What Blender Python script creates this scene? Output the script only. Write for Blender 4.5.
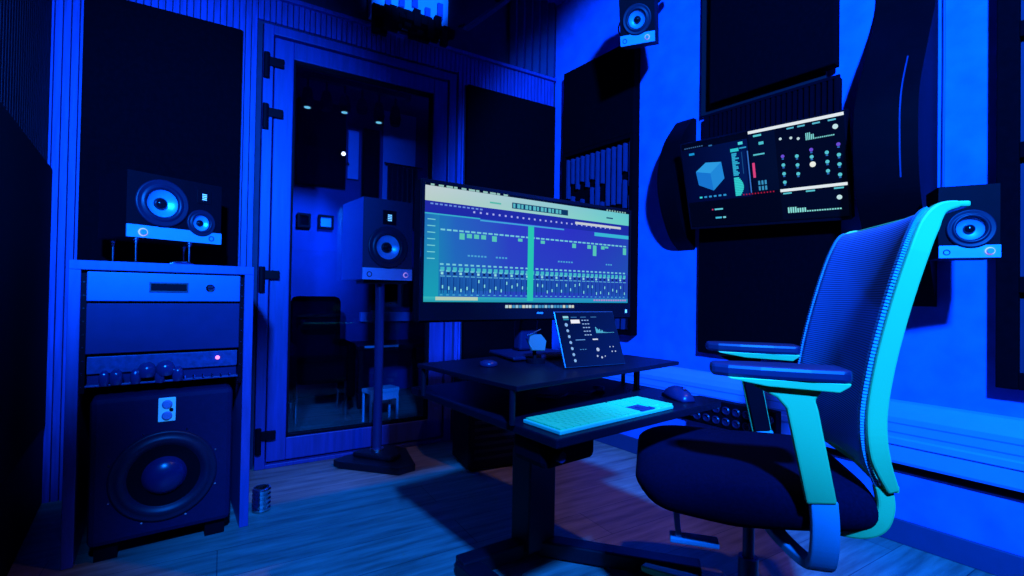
import bpy, bmesh, math, random
from mathutils import Vector, Matrix
for o in list(bpy.data.objects): bpy.data.objects.remove(o)
random.seed(7)
SC = bpy.context.scene; COL = SC.collection; PI = math.pi
def R_(d): return math.radians(d)

# ------------------------------------------------------------------ camera, world, lights, exposure
H = 0.88
cam = bpy.data.cameras.new('camera'); camo = bpy.data.objects.new('camera', cam); COL.objects.link(camo)
cam.sensor_width = 36.0; cam.lens = 36.0*480/1024; cam.clip_start = 0.02
T = math.atan(6/480.0); RO = 0.0165
f_ = Vector((0, math.cos(T), math.sin(T))); u0 = Vector((0, -math.sin(T), math.cos(T))); r0 = Vector((1, 0, 0))
r_ = r0*math.cos(RO)+u0*math.sin(RO); u_ = -r0*math.sin(RO)+u0*math.cos(RO)
camo.matrix_world = Matrix(((r_.x, u_.x, -f_.x, 0), (r_.y, u_.y, -f_.y, 0), (r_.z, u_.z, -f_.z, H), (0, 0, 0, 1)))
SC.camera = camo
SC.view_settings.view_transform = 'Standard'; SC.view_settings.look = 'None'
SC.view_settings.gamma = 1.0; SC.view_settings.exposure = 0.0; SC.view_settings.use_curve_mapping = False
w = bpy.data.worlds.new('world'); SC.world = w; w.use_nodes = True
w.node_tree.nodes['Background'].inputs[0].default_value = (0.01, 0.03, 0.2, 1)
w.node_tree.nodes['Background'].inputs[1].default_value = 0.02
BLUE = (0.003, 0.15, 1.0)
def lamp(name, kind, loc, target, power, color, **kw):
    l = bpy.data.lights.new(name, kind); l.energy = power; l.color = color
    for k, v in kw.items(): setattr(l, k, v)
    o = bpy.data.objects.new(name, l); COL.objects.link(o); o.location = loc
    o.rotation_euler = (Vector(target)-Vector(loc)).to_track_quat('-Z', 'Y').to_euler()
    return o
lamp('stage_light_wall', 'SPOT', (.50, -0.62, 2.35), (1.30, 1.95, 1.36), 1950, BLUE, spot_size=R_(67), spot_blend=0.25, shadow_soft_size=0.08)
lamp('stage_light_left', 'SPOT', (-.38, 0.20, 1.70), (-1.64, 2.20, 1.36), 1050, BLUE, spot_size=R_(64), spot_blend=1.0, shadow_soft_size=0.05)
lamp('stage_light_floor', 'SPOT', (0.35, -0.62, 2.4), (-0.40, 2.0, 0.0), 1300, BLUE, spot_size=R_(36), spot_blend=0.7, shadow_soft_size=0.06)
lamp('added_diffuser_spot', 'SPOT', (0.1, 1.3, 2.1), (-.62, 2.70, 2.60), 260, BLUE, spot_size=R_(20), spot_blend=0.6, shadow_soft_size=0.03)  # unseen spot, added to brighten the skyline diffuser
lamp('warm_ceiling_lamp', 'SPOT', (1.2, 1.0, 2.7), (-0.05, 1.95, 0), 40, (1.0, 0.66, 0.5), shadow_soft_size=0.03, spot_size=R_(54), spot_blend=0.9)
lamp('added_booth_fill', 'SPOT', (-.9, 3.2, 2.1), (-1.9, 3.95, 1.05), 420, BLUE, spot_size=R_(46), spot_blend=.9, shadow_soft_size=0.05)  # unseen lamp, added to brighten the booth wall

# ------------------------------------------------------------------ frames of the room
aL, aR = R_(59.0), R_(-37.5)
dL = Vector((math.sin(aL), math.cos(aL), 0)); nL = Vector((math.cos(aL), -math.sin(aL), 0))
dR = Vector((-math.sin(aR), -math.cos(aR), 0)); nR = Vector((-math.cos(aR), math.sin(aR), 0))
CO = Vector((0.27301752, 3.26490609, 0))
YL = math.atan2(dL.y, dL.x); YR = math.atan2(dR.y, dR.x)
def L(s, d=0, z=0): return CO+dL*s+nL*d+Vector((0, 0, z))
def R(s, d=0, z=0): return CO+dR*s+nR*d+Vector((0, 0, z))
PW = L(-2.56)
def W(s, d=0, z=0): return PW+dR*s-nR*d+Vector((0, 0, z))
ZC = 2.85

# ------------------------------------------------------------------ materials
MATS = {}
def mat(name, col, rough=0.6, metal=0.0, noise=0.0, nscale=20, bump=0.0, emit=None, estr=1.0, spec=0.5, stretch=(1, 1, 1), col2=None):
    if name in MATS: return MATS[name]
    m = bpy.data.materials.new(name); m.use_nodes = True; nt = m.node_tree; b = nt.nodes['Principled BSDF']
    b.inputs['Base Color'].default_value = (*col, 1); b.inputs['Roughness'].default_value = rough
    b.inputs['Metallic'].default_value = metal; b.inputs['Specular IOR Level'].default_value = spec
    if noise or bump or col2:
        tc = nt.nodes.new('ShaderNodeTexCoord'); mp = nt.nodes.new('ShaderNodeMapping'); mp.inputs['Scale'].default_value = stretch
        nz = nt.nodes.new('ShaderNodeTexNoise'); nz.inputs['Scale'].default_value = nscale; nz.inputs['Detail'].default_value = 6
        nt.links.new(tc.outputs['Object'], mp.inputs['Vector']); nt.links.new(mp.outputs['Vector'], nz.inputs['Vector'])
        cr = nt.nodes.new('ShaderNodeValToRGB'); cr.color_ramp.elements[0].position = 0.3; cr.color_ramp.elements[1].position = 0.7
        c2 = col2 or tuple(c*(1-noise) for c in col)
        cr.color_ramp.elements[0].color = (*c2, 1); cr.color_ramp.elements[1].color = (*col, 1)
        nt.links.new(nz.outputs['Fac'], cr.inputs['Fac']); nt.links.new(cr.outputs['Color'], b.inputs['Base Color'])
        if bump:
            bp = nt.nodes.new('ShaderNodeBump'); bp.inputs['Strength'].default_value = bump; bp.inputs['Distance'].default_value = 0.004
            nt.links.new(nz.outputs['Fac'], bp.inputs['Height']); nt.links.new(bp.outputs['Normal'], b.inputs['Normal'])
    if emit:
        b.inputs['Emission Color'].default_value = (*emit, 1); b.inputs['Emission Strength'].default_value = estr
    MATS[name] = m; return m
M_wall = mat('painted_plaster', (0.05, 0.19, 0.80), 0.9, spec=0.15, noise=0.3, nscale=9, bump=0.35)
M_slat = mat('slat_wood', (0.04, 0.055, 0.36), 0.6, noise=0.45, nscale=14, bump=0.3, stretch=(6, 6, 0.5))
M_darkwall = mat('dark_wall', (0.012, 0.015, 0.06), 0.8, noise=0.3)
M_ceil = mat('dark_ceiling', (0.05, 0.07, 0.5), 0.4, noise=0.2, nscale=4)
M_foam = mat('acoustic_fabric', (0.0015, 0.0015, 0.004), 0.95, noise=0.3, nscale=60, bump=0.1, spec=0.02)
M_foamedge = mat('panel_edge', (0.01, 0.012, 0.04), 0.8, noise=0.2)
M_slot = mat('panel_batten', (0.02, 0.03, 0.13), 0.7, noise=0.2, nscale=30)
M_door = mat('door_timber', (0.02, 0.035, 0.24), 0.5, noise=0.35, nscale=12, bump=0.15, stretch=(5, 5, 0.4))
M_black = mat('black_plastic', (0.002, 0.002, 0.006), 0.6, noise=0.2, spec=0.06)
M_blackgloss = mat('black_gloss', (0.004, 0.004, 0.008), 0.15, spec=0.35)
M_blackmetal = mat('black_powder_coat', (0.005, 0.005, 0.012), 0.4, metal=0.0, spec=0.25, noise=0.2, nscale=80)
M_cab = mat('speaker_cabinet', (0.010, 0.013, 0.05), 0.5, noise=0.2, nscale=120, bump=0.15)
M_trim = mat('brushed_trim', (0.32, 0.48, 0.8), 0.35, metal=0.3, noise=0.12, nscale=30, stretch=(1, 8, 8))
M_cone = mat('speaker_cone', (0.22, 0.5, 0.85), 0.35, metal=0.45, noise=0.1, nscale=40)
M_rubber = mat('rubber_surround', (0.006, 0.008, 0.03), 0.45, noise=0.2, spec=.35)
M_ring = mat('knob_lit_ring', (0.6, 0.5, 0.7), 0.3, emit=(0.85, 0.45, 0.85), estr=0.5)
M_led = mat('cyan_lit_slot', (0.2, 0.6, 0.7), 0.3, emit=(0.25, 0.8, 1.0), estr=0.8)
M_reddot = mat('red_power_light', (0.8, 0.2, 0.4), 0.3, emit=(1.0, 0.25, 0.55), estr=1.6)
M_rack = mat('rack_timber', (0.05, 0.065, 0.30), 0.5, noise=0.3, nscale=15, bump=0.15, stretch=(4, 4, 0.5))
M_rackin = mat('rack_panel', (0.009, 0.014, 0.08), 0.55, spec=.2, noise=0.15)
M_drawer = mat('drawer_front', (0.06, 0.14, 0.4), 0.4, metal=0.2, noise=0.1)
M_chrome = mat('chrome', (0.75, 0.78, 0.85), 0.15, metal=1.0, noise=0.05)
M_glow = mat('valve_glass', (0.015, 0.03, 0.12), 0.08, spec=1.0, noise=0.2)
M_mint = mat('mint_white_plastic', (0.18, 0.62, 0.155), 0.4, noise=0.04, nscale=6)
M_blueplastic = mat('pale_blue_plastic', (0.1, 0.42, 0.55), 0.4, noise=0.05)
M_armpad = mat('armrest_pad', (0.008, 0.015, 0.055), 0.45, noise=0.15, nscale=60)
M_seat = mat('seat_fabric', (0.002, 0.003, 0.017), 0.95, noise=0.35, nscale=160, bump=0.2, spec=0.04)
M_key = mat('keycap', (0.05, 0.72, 0.2), 0.45, noise=0.03)
M_keybase = mat('keyboard_base', (0.05, 0.55, 0.3), 0.35, noise=0.03)
M_keydark = mat('dark_keycap', (0.02, 0.03, 0.1), 0.5, noise=0.05)
M_desk = mat('desk_laminate', (0.003, 0.004, 0.012), 0.4, spec=.15, noise=0.25, nscale=60)
M_trunk = mat('trunking_paint', (0.17, 0.32, 0.9), 0.4, noise=0.06)
M_mouse = mat('mouse_shell', (0.008, 0.014, 0.06), 0.3, spec=.3, noise=0.05)
M_cable = mat('cable_jacket', (0.03, 0.05, 0.2), 0.5, noise=0.1)
M_white = mat('white_paint', (0.4, 0.7, 0.8), 0.5, noise=0.05)

def floor_mat(name, rot):
    m = bpy.data.materials.new(name); m.use_nodes = True; nt = m.node_tree; b = nt.nodes['Principled BSDF']
    tc = nt.nodes.new('ShaderNodeTexCoord'); mp = nt.nodes.new('ShaderNodeMapping'); mp.inputs['Rotation'].default_value = (0, 0, -rot)
    nt.links.new(tc.outputs['Object'], mp.inputs['Vector'])
    br = nt.nodes.new('ShaderNodeTexBrick'); br.offset = 0.37; br.inputs['Scale'].default_value = 1.0
    br.inputs['Brick Width'].default_value = 1.25; br.inputs['Row Height'].default_value = 0.19; br.inputs['Mortar Size'].default_value = 0.0016
    br.inputs['Color1'].default_value = (0.42, 0.30, 0.24, 1); br.inputs['Color2'].default_value = (0.32, 0.23, 0.19, 1); br.inputs['Mortar'].default_value = (0.10, 0.08, 0.08, 1)
    nt.links.new(mp.outputs['Vector'], br.inputs['Vector'])
    m2 = nt.nodes.new('ShaderNodeMapping'); m2.inputs['Scale'].default_value = (1.2, 11, 1); nt.links.new(mp.outputs['Vector'], m2.inputs['Vector'])
    nz = nt.nodes.new('ShaderNodeTexNoise'); nz.inputs['Scale'].default_value = 2.6; nz.inputs['Detail'].default_value = 7; nz.inputs['Roughness'].default_value = 0.6
    nt.links.new(m2.outputs['Vector'], nz.inputs['Vector'])
    cr = nt.nodes.new('ShaderNodeValToRGB'); cr.color_ramp.elements[0].position = 0.35; cr.color_ramp.elements[1].position = 0.68
    cr.color_ramp.elements[0].color = (0.45, 0.42, 0.42, 1); cr.color_ramp.elements[1].color = (1, 1, 1, 1)
    nt.links.new(nz.outputs['Fac'], cr.inputs['Fac'])
    mx = nt.nodes.new('ShaderNodeMix'); mx.data_type = 'RGBA'; mx.blend_type = 'MULTIPLY'; mx.inputs[0].default_value = 1.0
    nt.links.new(br.outputs['Color'], mx.inputs[6]); nt.links.new(cr.outputs['Color'], mx.inputs[7]); nt.links.new(mx.outputs[2], b.inputs['Base Color'])
    b.inputs['Roughness'].default_value = 0.42; b.inputs['Specular IOR Level'].default_value = 0.35
    bp = nt.nodes.new('ShaderNodeBump'); bp.inputs['Strength'].default_value = 0.15; bp.inputs['Distance'].default_value = 0.002
    nt.links.new(nz.outputs['Fac'], bp.inputs['Height']); nt.links.new(bp.outputs['Normal'], b.inputs['Normal'])
    return m
def glass_mat():
    m = bpy.data.materials.new('window_glass'); m.use_nodes = True; nt = m.node_tree
    for n in list(nt.nodes): nt.nodes.remove(n)
    o = nt.nodes.new('ShaderNodeOutputMaterial'); t = nt.nodes.new('ShaderNodeBsdfTransparent'); t.inputs[0].default_value = (0.85, 0.9, 0.95, 1)
    g = nt.nodes.new('ShaderNodeBsdfGlossy'); g.inputs['Roughness'].default_value = 0.02; fr = nt.nodes.new('ShaderNodeFresnel'); fr.inputs[0].default_value = 1.5
    mx = nt.nodes.new('ShaderNodeMixShader'); nt.links.new(fr.outputs[0], mx.inputs[0]); nt.links.new(t.outputs[0], mx.inputs[1]); nt.links.new(g.outputs[0], mx.inputs[2])
    nt.links.new(mx.outputs[0], o.inputs[0]); return m
def screen_mat(name, strength):
    m = bpy.data.materials.new(name); m.use_nodes = True; nt = m.node_tree; b = nt.nodes['Principled BSDF']
    a = nt.nodes.new('ShaderNodeVertexColor'); a.layer_name = 'pixels'
    b.inputs['Base Color'].default_value = (0.002, 0.002, 0.003, 1); b.inputs['Roughness'].default_value = 0.3; b.inputs['Specular IOR Level'].default_value = 0.12
    nt.links.new(a.outputs['Color'], b.inputs['Emission Color']); b.inputs['Emission Strength'].default_value = strength
    return m
def mesh_fabric():
    m = bpy.data.materials.new('chair_mesh_fabric'); m.use_nodes = True; nt = m.node_tree; b = nt.nodes['Principled BSDF']
    tc = nt.nodes.new('ShaderNodeTexCoord'); wv = nt.nodes.new('ShaderNodeTexWave'); wv.bands_direction = 'Z'; wv.inputs['Scale'].default_value = 58; wv.inputs['Distortion'].default_value = 0.0
    nt.links.new(tc.outputs['Object'], wv.inputs['Vector'])
    cr = nt.nodes.new('ShaderNodeValToRGB'); cr.color_ramp.elements[0].color = (0.02, 0.05, 0.17, 1); cr.color_ramp.elements[1].color = (0.08, 0.25, 0.6, 1)
    nt.links.new(wv.outputs['Fac'], cr.inputs['Fac']); nt.links.new(cr.outputs['Color'], b.inputs['Base Color']); b.inputs['Roughness'].default_value = 0.7
    tr = nt.nodes.new('ShaderNodeBsdfTransparent'); mx = nt.nodes.new('ShaderNodeMixShader')
    ma = nt.nodes.new('ShaderNodeMath'); ma.operation = 'MULTIPLY'; ma.inputs[1].default_value = 0.28
    iv = nt.nodes.new('ShaderNodeMath'); iv.operation = 'SUBTRACT'; iv.inputs[0].default_value = 1.0
    nt.links.new(wv.outputs['Fac'], iv.inputs[1]); nt.links.new(iv.outputs[0], ma.inputs[0]); nt.links.new(ma.outputs[0], mx.inputs[0])
    out = nt.nodes['Material Output']; nt.links.new(b.outputs[0], mx.inputs[1]); nt.links.new(tr.outputs[0], mx.inputs[2]); nt.links.new(mx.outputs[0], out.inputs[0])
    return m
M_floor = floor_mat('wood_plank_floor', YL); M_glass = glass_mat(); M_scr = screen_mat('screen_pixels', 0.9); M_net = mesh_fabric()

# ------------------------------------------------------------------ mesh helpers
def new(): return bmesh.new()
def obj(name, bm, m, parent=None, smooth=False, loc=None, rot=None, bev=0.0, sub=0):
    bmesh.ops.recalc_face_normals(bm, faces=bm.faces[:])
    me = bpy.data.meshes.new(name); bm.to_mesh(me); bm.free()
    for mm in (m if isinstance(m, (list, tuple)) else [m]): me.materials.append(mm)
    o = bpy.data.objects.new(name, me); COL.objects.link(o)
    if parent: o.parent = parent
    if loc is not None: o.location = loc
    if rot is not None: o.rotation_euler = rot
    if smooth:
        for p in me.polygons: p.use_smooth = True
    if bev:
        b = o.modifiers.new('bevel', 'BEVEL'); b.width = bev; b.segments = 2; b.limit_method = 'ANGLE'; b.angle_limit = R_(35)
    if sub:
        b = o.modifiers.new('subdivision', 'SUBSURF'); b.levels = sub; b.render_levels = sub
    return o
def tag(o, label, cat, group=None):
    o['label'] = label; o['category'] = cat
    if group: o['group'] = group
    return o
def thing(name, label, cat, loc=(0, 0, 0), rotz=0.0, group=None, rot=None):
    o = bpy.data.objects.new(name, None); COL.objects.link(o); o.empty_display_size = 0.05
    o.location = loc; o.rotation_euler = rot if rot else (0, 0, rotz)
    return tag(o, label, cat, group)
def struct(name, bm, m, parent=None, **k):
    o = obj(name, bm, m, parent, **k)
    if parent is None: o['kind'] = 'structure'
    return o
def box(bm, x0, x1, y0, y1, z0, z1, mi=0, X=None):
    vs = [bm.verts.new(p) for p in ((x0, y0, z0), (x1, y0, z0), (x1, y1, z0), (x0, y1, z0), (x0, y0, z1), (x1, y0, z1), (x1, y1, z1), (x0, y1, z1))]
    if X is not None:
        for v in vs: v.co = X @ v.co
    for q in ((0, 3, 2, 1), (4, 5, 6, 7), (0, 1, 5, 4), (1, 2, 6, 5), (2, 3, 7, 6), (3, 0, 4, 7)):
        f = bm.faces.new([vs[i] for i in q]); f.material_index = mi
    return bm
def lathe(bm, prof, c=(0, 0, 0), axis='z', seg=32, mi=0, closed=False, X=None):
    """prof: (radius, height) list; axis 'z' up or 'y' (height runs towards -y, i.e. out of a front)"""
    rings = []
    for r, h in prof:
        ring = []
        if r < 1e-6:
            p = (0, 0, h) if axis == 'z' else ((0, -h, 0) if axis == 'y' else (h, 0, 0))
            v = Vector(p)+Vector(c); ring = [bm.verts.new(X @ v if X is not None else v)]
        else:
            for i in range(seg):
                a = 2*PI*i/seg; cs, sn = r*math.cos(a), r*math.sin(a)
                p = (cs, sn, h) if axis == 'z' else ((cs, -h, sn) if axis == 'y' else (h, cs, sn))
                v = Vector(p)+Vector(c); ring.append(bm.verts.new(X @ v if X is not None else v))
        rings.append(ring)
    for a, b in zip(rings[:-1], rings[1:]):
        for i in range(seg):
            j = (i+1) % seg
            if len(a) == 1 and len(b) == 1: break
            if len(a) == 1: f = bm.faces.new((a[0], b[i], b[j]))
            elif len(b) == 1: f = bm.faces.new((a[i], a[j], b[0]))
            else: f = bm.faces.new((a[i], a[j], b[j], b[i]))
            f.material_index = mi
    return bm
def cyl(bm, c, r, h, axis='z', seg=24, mi=0, r2=None, X=None):
    r2 = r if r2 is None else r2
    return lathe(bm, [(0, 0), (r, 0), (r2, h), (0, h)], c, axis, seg, mi, X=X)
def tube(bm, pts, r, seg=10, mi=0, caps=True):
    pts = [Vector(p) for p in pts]; rings = []; ref = Vector((0, 0, 1))
    for i, p in enumerate(pts):
        t = (pts[min(i+1, len(pts)-1)]-pts[max(i-1, 0)]).normalized()
        a = t.cross(ref)
        if a.length < 0.05: a = t.cross(Vector((1, 0, 0)))
        a.normalize(); b = t.cross(a).normalized(); rr = r[i] if isinstance(r, (list, tuple)) else r
        rings.append([bm.verts.new(p+a*rr*math.cos(2*PI*k/seg)+b*rr*math.sin(2*PI*k/seg)) for k in range(seg)])
    for A, B in zip(rings[:-1], rings[1:]):
        for k in range(seg): bm.faces.new((A[k], A[(k+1) % seg], B[(k+1) % seg], B[k])).material_index = mi
    if caps:
        bm.faces.new(rings[0][::-1]).material_index = mi; bm.faces.new(rings[-1]).material_index = mi
    return bm
def prism(bm, poly, a0, a1, axis='z', mi=0, X=None):
    """extrude a 2d polygon: axis z -> (x,y), axis x -> (y,z), axis y -> (x,z)"""
    def P(p, a):
        v = Vector((p[0], p[1], a)) if axis == 'z' else (Vector((a, p[0], p[1])) if axis == 'x' else Vector((p[0], a, p[1])))
        return X @ v if X is not None else v
    A = [bm.verts.new(P(p, a0)) for p in poly]; B = [bm.verts.new(P(p, a1)) for p in poly]; n = len(poly)
    bm.faces.new(A[::-1]).material_index = mi; bm.faces.new(B).material_index = mi
    for i in range(n): bm.faces.new((A[i], A[(i+1) % n], B[(i+1) % n], B[i])).material_index = mi
    return bm
def sweep(bm, pts, wdt, thk, side=Vector((1, 0, 0)), mi=0):
    """rectangular section bar along pts; wdt along side, thk across; lists allowed"""
    pts = [Vector(p) for p in pts]; rings = []
    for i, p in enumerate(pts):
        t = (pts[min(i+1, len(pts)-1)]-pts[max(i-1, 0)]).normalized(); n = t.cross(side).normalized()
        a = (wdt[i] if isinstance(wdt, (list, tuple)) else wdt)/2; b = (thk[i] if isinstance(thk, (list, tuple)) else thk)/2
        rings.append([bm.verts.new(p+side*sx*a+n*sy*b) for sx, sy in ((-1, -1), (1, -1), (1, 1), (-1, 1))])
    for A, B in zip(rings[:-1], rings[1:]):
        for k in range(4): bm.faces.new((A[k], A[(k+1) % 4], B[(k+1) % 4], B[k])).material_index = mi
    bm.faces.new(rings[0][::-1]).material_index = mi; bm.faces.new(rings[-1]).material_index = mi
    return bm
def smoothpts(pts, n=5):
    pts = [Vector(p) for p in pts]; out = []
    for i in range(len(pts)-1):
        p0 = pts[max(i-1, 0)]; p1 = pts[i]; p2 = pts[i+1]; p3 = pts[min(i+2, len(pts)-1)]
        for k in range(n):
            t = k/n
            out.append(0.5*((2*p1)+(p2-p0)*t+(2*p0-5*p1+4*p2-p3)*t*t+(-p0+3*p1-3*p2+p3)*t**3))
    out.append(pts[-1]); return out
def copy_tree(o, parent=None):
    c = o.copy(); COL.objects.link(c)
    if parent: c.parent = parent
    for ch in [x for x in bpy.data.objects if x.parent == o]: copy_tree(ch, c)
    return c

# ------------------------------------------------------------------ the room
def poly_floor(bm, pts, z0, z1):
    return prism(bm, [(p.x, p.y) for p in pts], z0, z1, 'z')
BK = 4.3
fl = [L(-2.9, -2.1), L(0.6, -2.1), R(-.2, -.2), R(BK+.3, -.2), W(BK+.3, -.2), L(-2.8, 0)]
struct('floor', poly_floor(new(), fl, -0.08, 0), M_floor)
struct('ceiling', poly_floor(new(), fl, ZC, ZC+0.08), M_ceil)
def wallbox(name, o, yaw, x0, x1, m, z0=0, z1=ZC, t=0.12, y0=0.0):
    return struct(name, box(new(), x0, x1, y0, y0+t, z0, z1), m, loc=o, rot=(0, 0, yaw))
# right wall: local x runs towards the camera, local y into the wall
wallbox('wall_right', CO, YR, 0, BK, M_wall)
wallbox('wall_left', PW, YR, 0, BK+.1, M_darkwall, t=0.12, y0=-0.12)
bk = R(BK); lf = W(BK); vb = (bk-lf)
struct('wall_back', box(new(), 0, vb.length, -0.12, 0, 0, ZC), M_wall, loc=lf, rot=(0, 0, math.atan2(vb.y, vb.x)))
# front wall with the door opening, dark backing and slat boards
DX0, DX1, DZ = -1.775, -0.735, 2.20
bm = new()
box(bm, -2.7, DX0, 0.012, 0.14, 0, ZC); box(bm, DX1, 0.1, 0.012, 0.14, 0, ZC); box(bm, DX0, DX1, 0.012, 0.14, DZ, ZC)
x = -2.555
while x < -0.03:
    hi = 2.325
    if x+0.021 > DX0 and x < DX1: box(bm, x, x+0.0215, -0.008, 0.013, DZ+.01, hi, 1)
    else: box(bm, x, x+0.0215, -0.008, 0.013, 0.0, hi, 1)
    x += 0.0262
struct('wall_front', bm, [M_darkwall, M_slat], loc=CO, rot=(0, 0, YL))
struct('trim_1', box(new(), -2.55, -0.01, -0.03, 0.012, 2.325, 2.345), M_slat, loc=CO, rot=(0, 0, YL), bev=.002)
bm = new(); x = -0.37
while x < -0.02:
    prism(bm, [(x, -0.01), (x+0.028, -0.035), (x+0.056, -0.01), (x+0.056, 0.012), (x, 0.012)], 2.346, ZC, 'z'); x += 0.06
struct('trim_2', bm, mat('pleated_corner', (0.015, 0.02, 0.12), 0.7, noise=.2), loc=CO, rot=(0, 0, YL))
# skirting board of the right wall (dark blue grey)
struct('baseboard_right', box(new(), 0.0, BK, -0.014, 0, 0, 0.085), mat('skirting', (0.012, 0.04, 0.12), 0.5, noise=0.1), loc=CO, rot=(0, 0, YR), bev=.003)
struct('baseboard_left', box(new(), 0.0, BK, 0, 0.03, 0, 0.31), M_black, loc=PW, rot=(0, 0, YR), bev=.004)

# the door
door = bpy.data.objects.new('door_1', None); COL.objects.link(door); door.location = CO; door.rotation_euler = (0, 0, YL); door['kind'] = 'structure'
def frame_rect(bm, x0, x1, z0, z1, w, y0, y1, wb=None, mi=0):
    wb = w if wb is None else wb
    box(bm, x0, x0+w, y0, y1, z0, z1, mi); box(bm, x1-w, x1, y0, y1, z0, z1, mi)
    box(bm, x0+w, x1-w, y0, y1, z1-w, z1, mi); box(bm, x0+w, x1-w, y0, y1, z0, z0+wb, mi)
obj('door_frame', (lambda b: (frame_rect(b, DX0+.004, DX1-.004, 0, DZ-.006, .045, -.015, .11, .02), b)[1])(new()), M_door, door, bev=.003)
obj('door_leaf', (lambda b: (frame_rect(b, DX0+.055, DX1-.055, .03, DZ-.06, .088, -.004, .07, .11), b)[1])(new()), M_door, door, bev=.004)
obj('glazing_bead', (lambda b: (frame_rect(b, DX0+.141, DX1-.141, .138, DZ-.146, .012, .004, .05), b)[1])(new()), M_black, door)
obj('glass_pane', box(new(), DX0+.15, DX1-.15, .028, .034, .148, DZ-.155), M_glass, door)
for z in (2.005, 1.753, 0.954, 0.165):
    b = new(); box(b, -1.765, -1.68, -.03, -.012, z-.02, z+.022); cyl(b, (-1.757, -.026, z-.085), .014, .125, seg=12)
    obj('hinge', b, M_black, door, bev=.002)

# ------------------------------------------------------------------ the booth behind the glass
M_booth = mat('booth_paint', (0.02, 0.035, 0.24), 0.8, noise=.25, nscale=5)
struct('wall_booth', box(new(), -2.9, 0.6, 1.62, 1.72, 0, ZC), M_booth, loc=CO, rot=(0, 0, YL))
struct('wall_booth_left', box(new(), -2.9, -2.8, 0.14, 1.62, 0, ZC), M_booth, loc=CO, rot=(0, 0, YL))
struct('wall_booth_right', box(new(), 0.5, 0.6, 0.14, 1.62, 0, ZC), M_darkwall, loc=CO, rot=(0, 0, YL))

# ------------------------------------------------------------------ acoustic panels
def panelL(name, label, x0, x1, z0, z1, d, m=M_foam, cat='acoustic panel', extra=None):
    c = (x0+x1)/2; t = thing(name, label, cat, L(c, 0.009, z0), YL)
    b = new(); box(b, x0-c, x1-c, -d, -0.002, 0, z1-z0); obj('fabric_face', b, m, t, bev=.008)
    b = new(); frame_rect(b, x0-c-.003, x1-c+.003, -.003, z1-z0+.003, .012, -.012, 0); obj('backing_frame', b, M_foamedge, t)
    return t
panelL('acoustic_panel', 'large dark fabric acoustic panel above the equipment rack', -2.437, -1.862, 0.35, 2.12, .03)
panelL('acoustic_panel', 'dark fabric acoustic panel between door and room corner, behind the wide monitor', -0.68, -0.03, 0.02, 2.14, .045)
# panel A on the right wall, slotted lower half
c = 0.43; t = thing('slotted_panel', 'tall black panel with slotted lower half beside the blue wall corner', 'acoustic panel', R(c, 0, 0.66), YR)
obj('fabric_face', box(new(), -.285, .285, -.06, -.001, 1.13, 1.66), M_foam, t, bev=.006)
obj('backboard', box(new(), -.285, .285, -.022, -.001, 0, 1.13), M_foam, t, bev=.004)
b = new(); random.seed(3)
frame_rect(b, -.285, .285, 0, 1.13, .022, -.06, -.022)
x = -.255
while x < .25:
    z = 1.09
    while z > 0.05:
        ln = random.choice((.16, .25, .34, .2)); z1 = max(z-ln, .03); box(b, x, x+.013, -.050, -.022, z1, z, 1); z = z1-random.choice((.05, .08, .11))
    x += .042
obj('batten_grille', b, [M_foam, M_slot], t)
# TV column of panels
t = thing('acoustic_panel', 'thick black panel hanging high on the blue wall above the tilted screen', 'acoustic panel', R(1.405, 0, 1.80), YR)
obj('fabric_face', box(new(), -.225, .30, -.085, -.03, 0.0, ZC-1.81), M_foam, t, bev=.006)
obj('backing_board', box(new(), -.30, .25, -.03, -.001, -.025, ZC-1.81), mat('grey_board', (.008, .012, .018), .8, spec=.1, noise=.1), t, bev=.002)
t = thing('slatted_panel', 'tall black slatted panel behind the tilted screen reaching down to the armrests', 'acoustic panel', R(1.405, 0, 0.61), YR)
b = new(); box(b, -.30, .30, -.035, -.001, 0, 0.62); box(b, -.27, .30, -.03, -.001, .62, 1.155)
obj('fabric_face', b, M_foam, t, bev=.004)
b = new(); x = -.265
while x < .285:
    box(b, x, x+.014, -.042, -.031, .63, 1.15); x += .022
frame_rect(b, -.275, .303, .61, 1.16, .012, -.044, -.03)
obj('slat_grille', b, mat('slat_black', (.0015, .0015, .006), .8, spec=.03, noise=.2), t)
# bowed diffusers
def bowed(name, label, s0, s1, z0, z1, prof, thin_line=None):
    c = (s0+s1)/2; t = thing(name, label, 'diffuser', R(c, 0, z0), YR)
    pts = [(-d, z-z0) for d, z in prof]; pts = [(p.x, p.y) for p in smoothpts([(a, b, 0) for a, b in pts], 9)]
    b = new(); prism(b, pts+[(-.002, pts[-1][1]), (-.002, pts[0][1])], s0-c, s1-c, 'x'); obj('bowed_board', b, mat('bowed_laminate', (.0015, .0015, .004), .55, noise=.2, spec=.05), t)
    if thin_line:
        b = new(); mid = [p for p in pts if thin_line[0] < p[1]+z0 < thin_line[1]]
        sweep(b, [(thin_line[2]-c, p[0]-.0015, p[1]) for p in mid], .004, .003); obj('highlight_strip', b, M_slot, t)  # lighter strip stands in for a highlight along the bowed board
    return t
bowed('bowed_diffuser', 'small bowed black diffuser at left edge of the tilted screen', 0.97, 1.065, 1.12, 1.78,
      [(.005, 1.12), (.09, 1.19), (.165, 1.33), (.19, 1.47), (.15, 1.63), (.06, 1.75), (.03, 1.78)])
bowed('bowed_diffuser', 'tall bowed black diffuser on the blue wall to the right of the tilted screen', 1.82, 1.997, 0.86, 2.6,
      [(.005, .86), (.08, .98), (.15, 1.12), (.225, 1.25), (.25, 1.42), (.235, 1.57), (.14, 1.75), (.035, 1.94), (.012, 2.1), (.012, 2.6)], (1.27, 1.72, 1.95))
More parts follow.
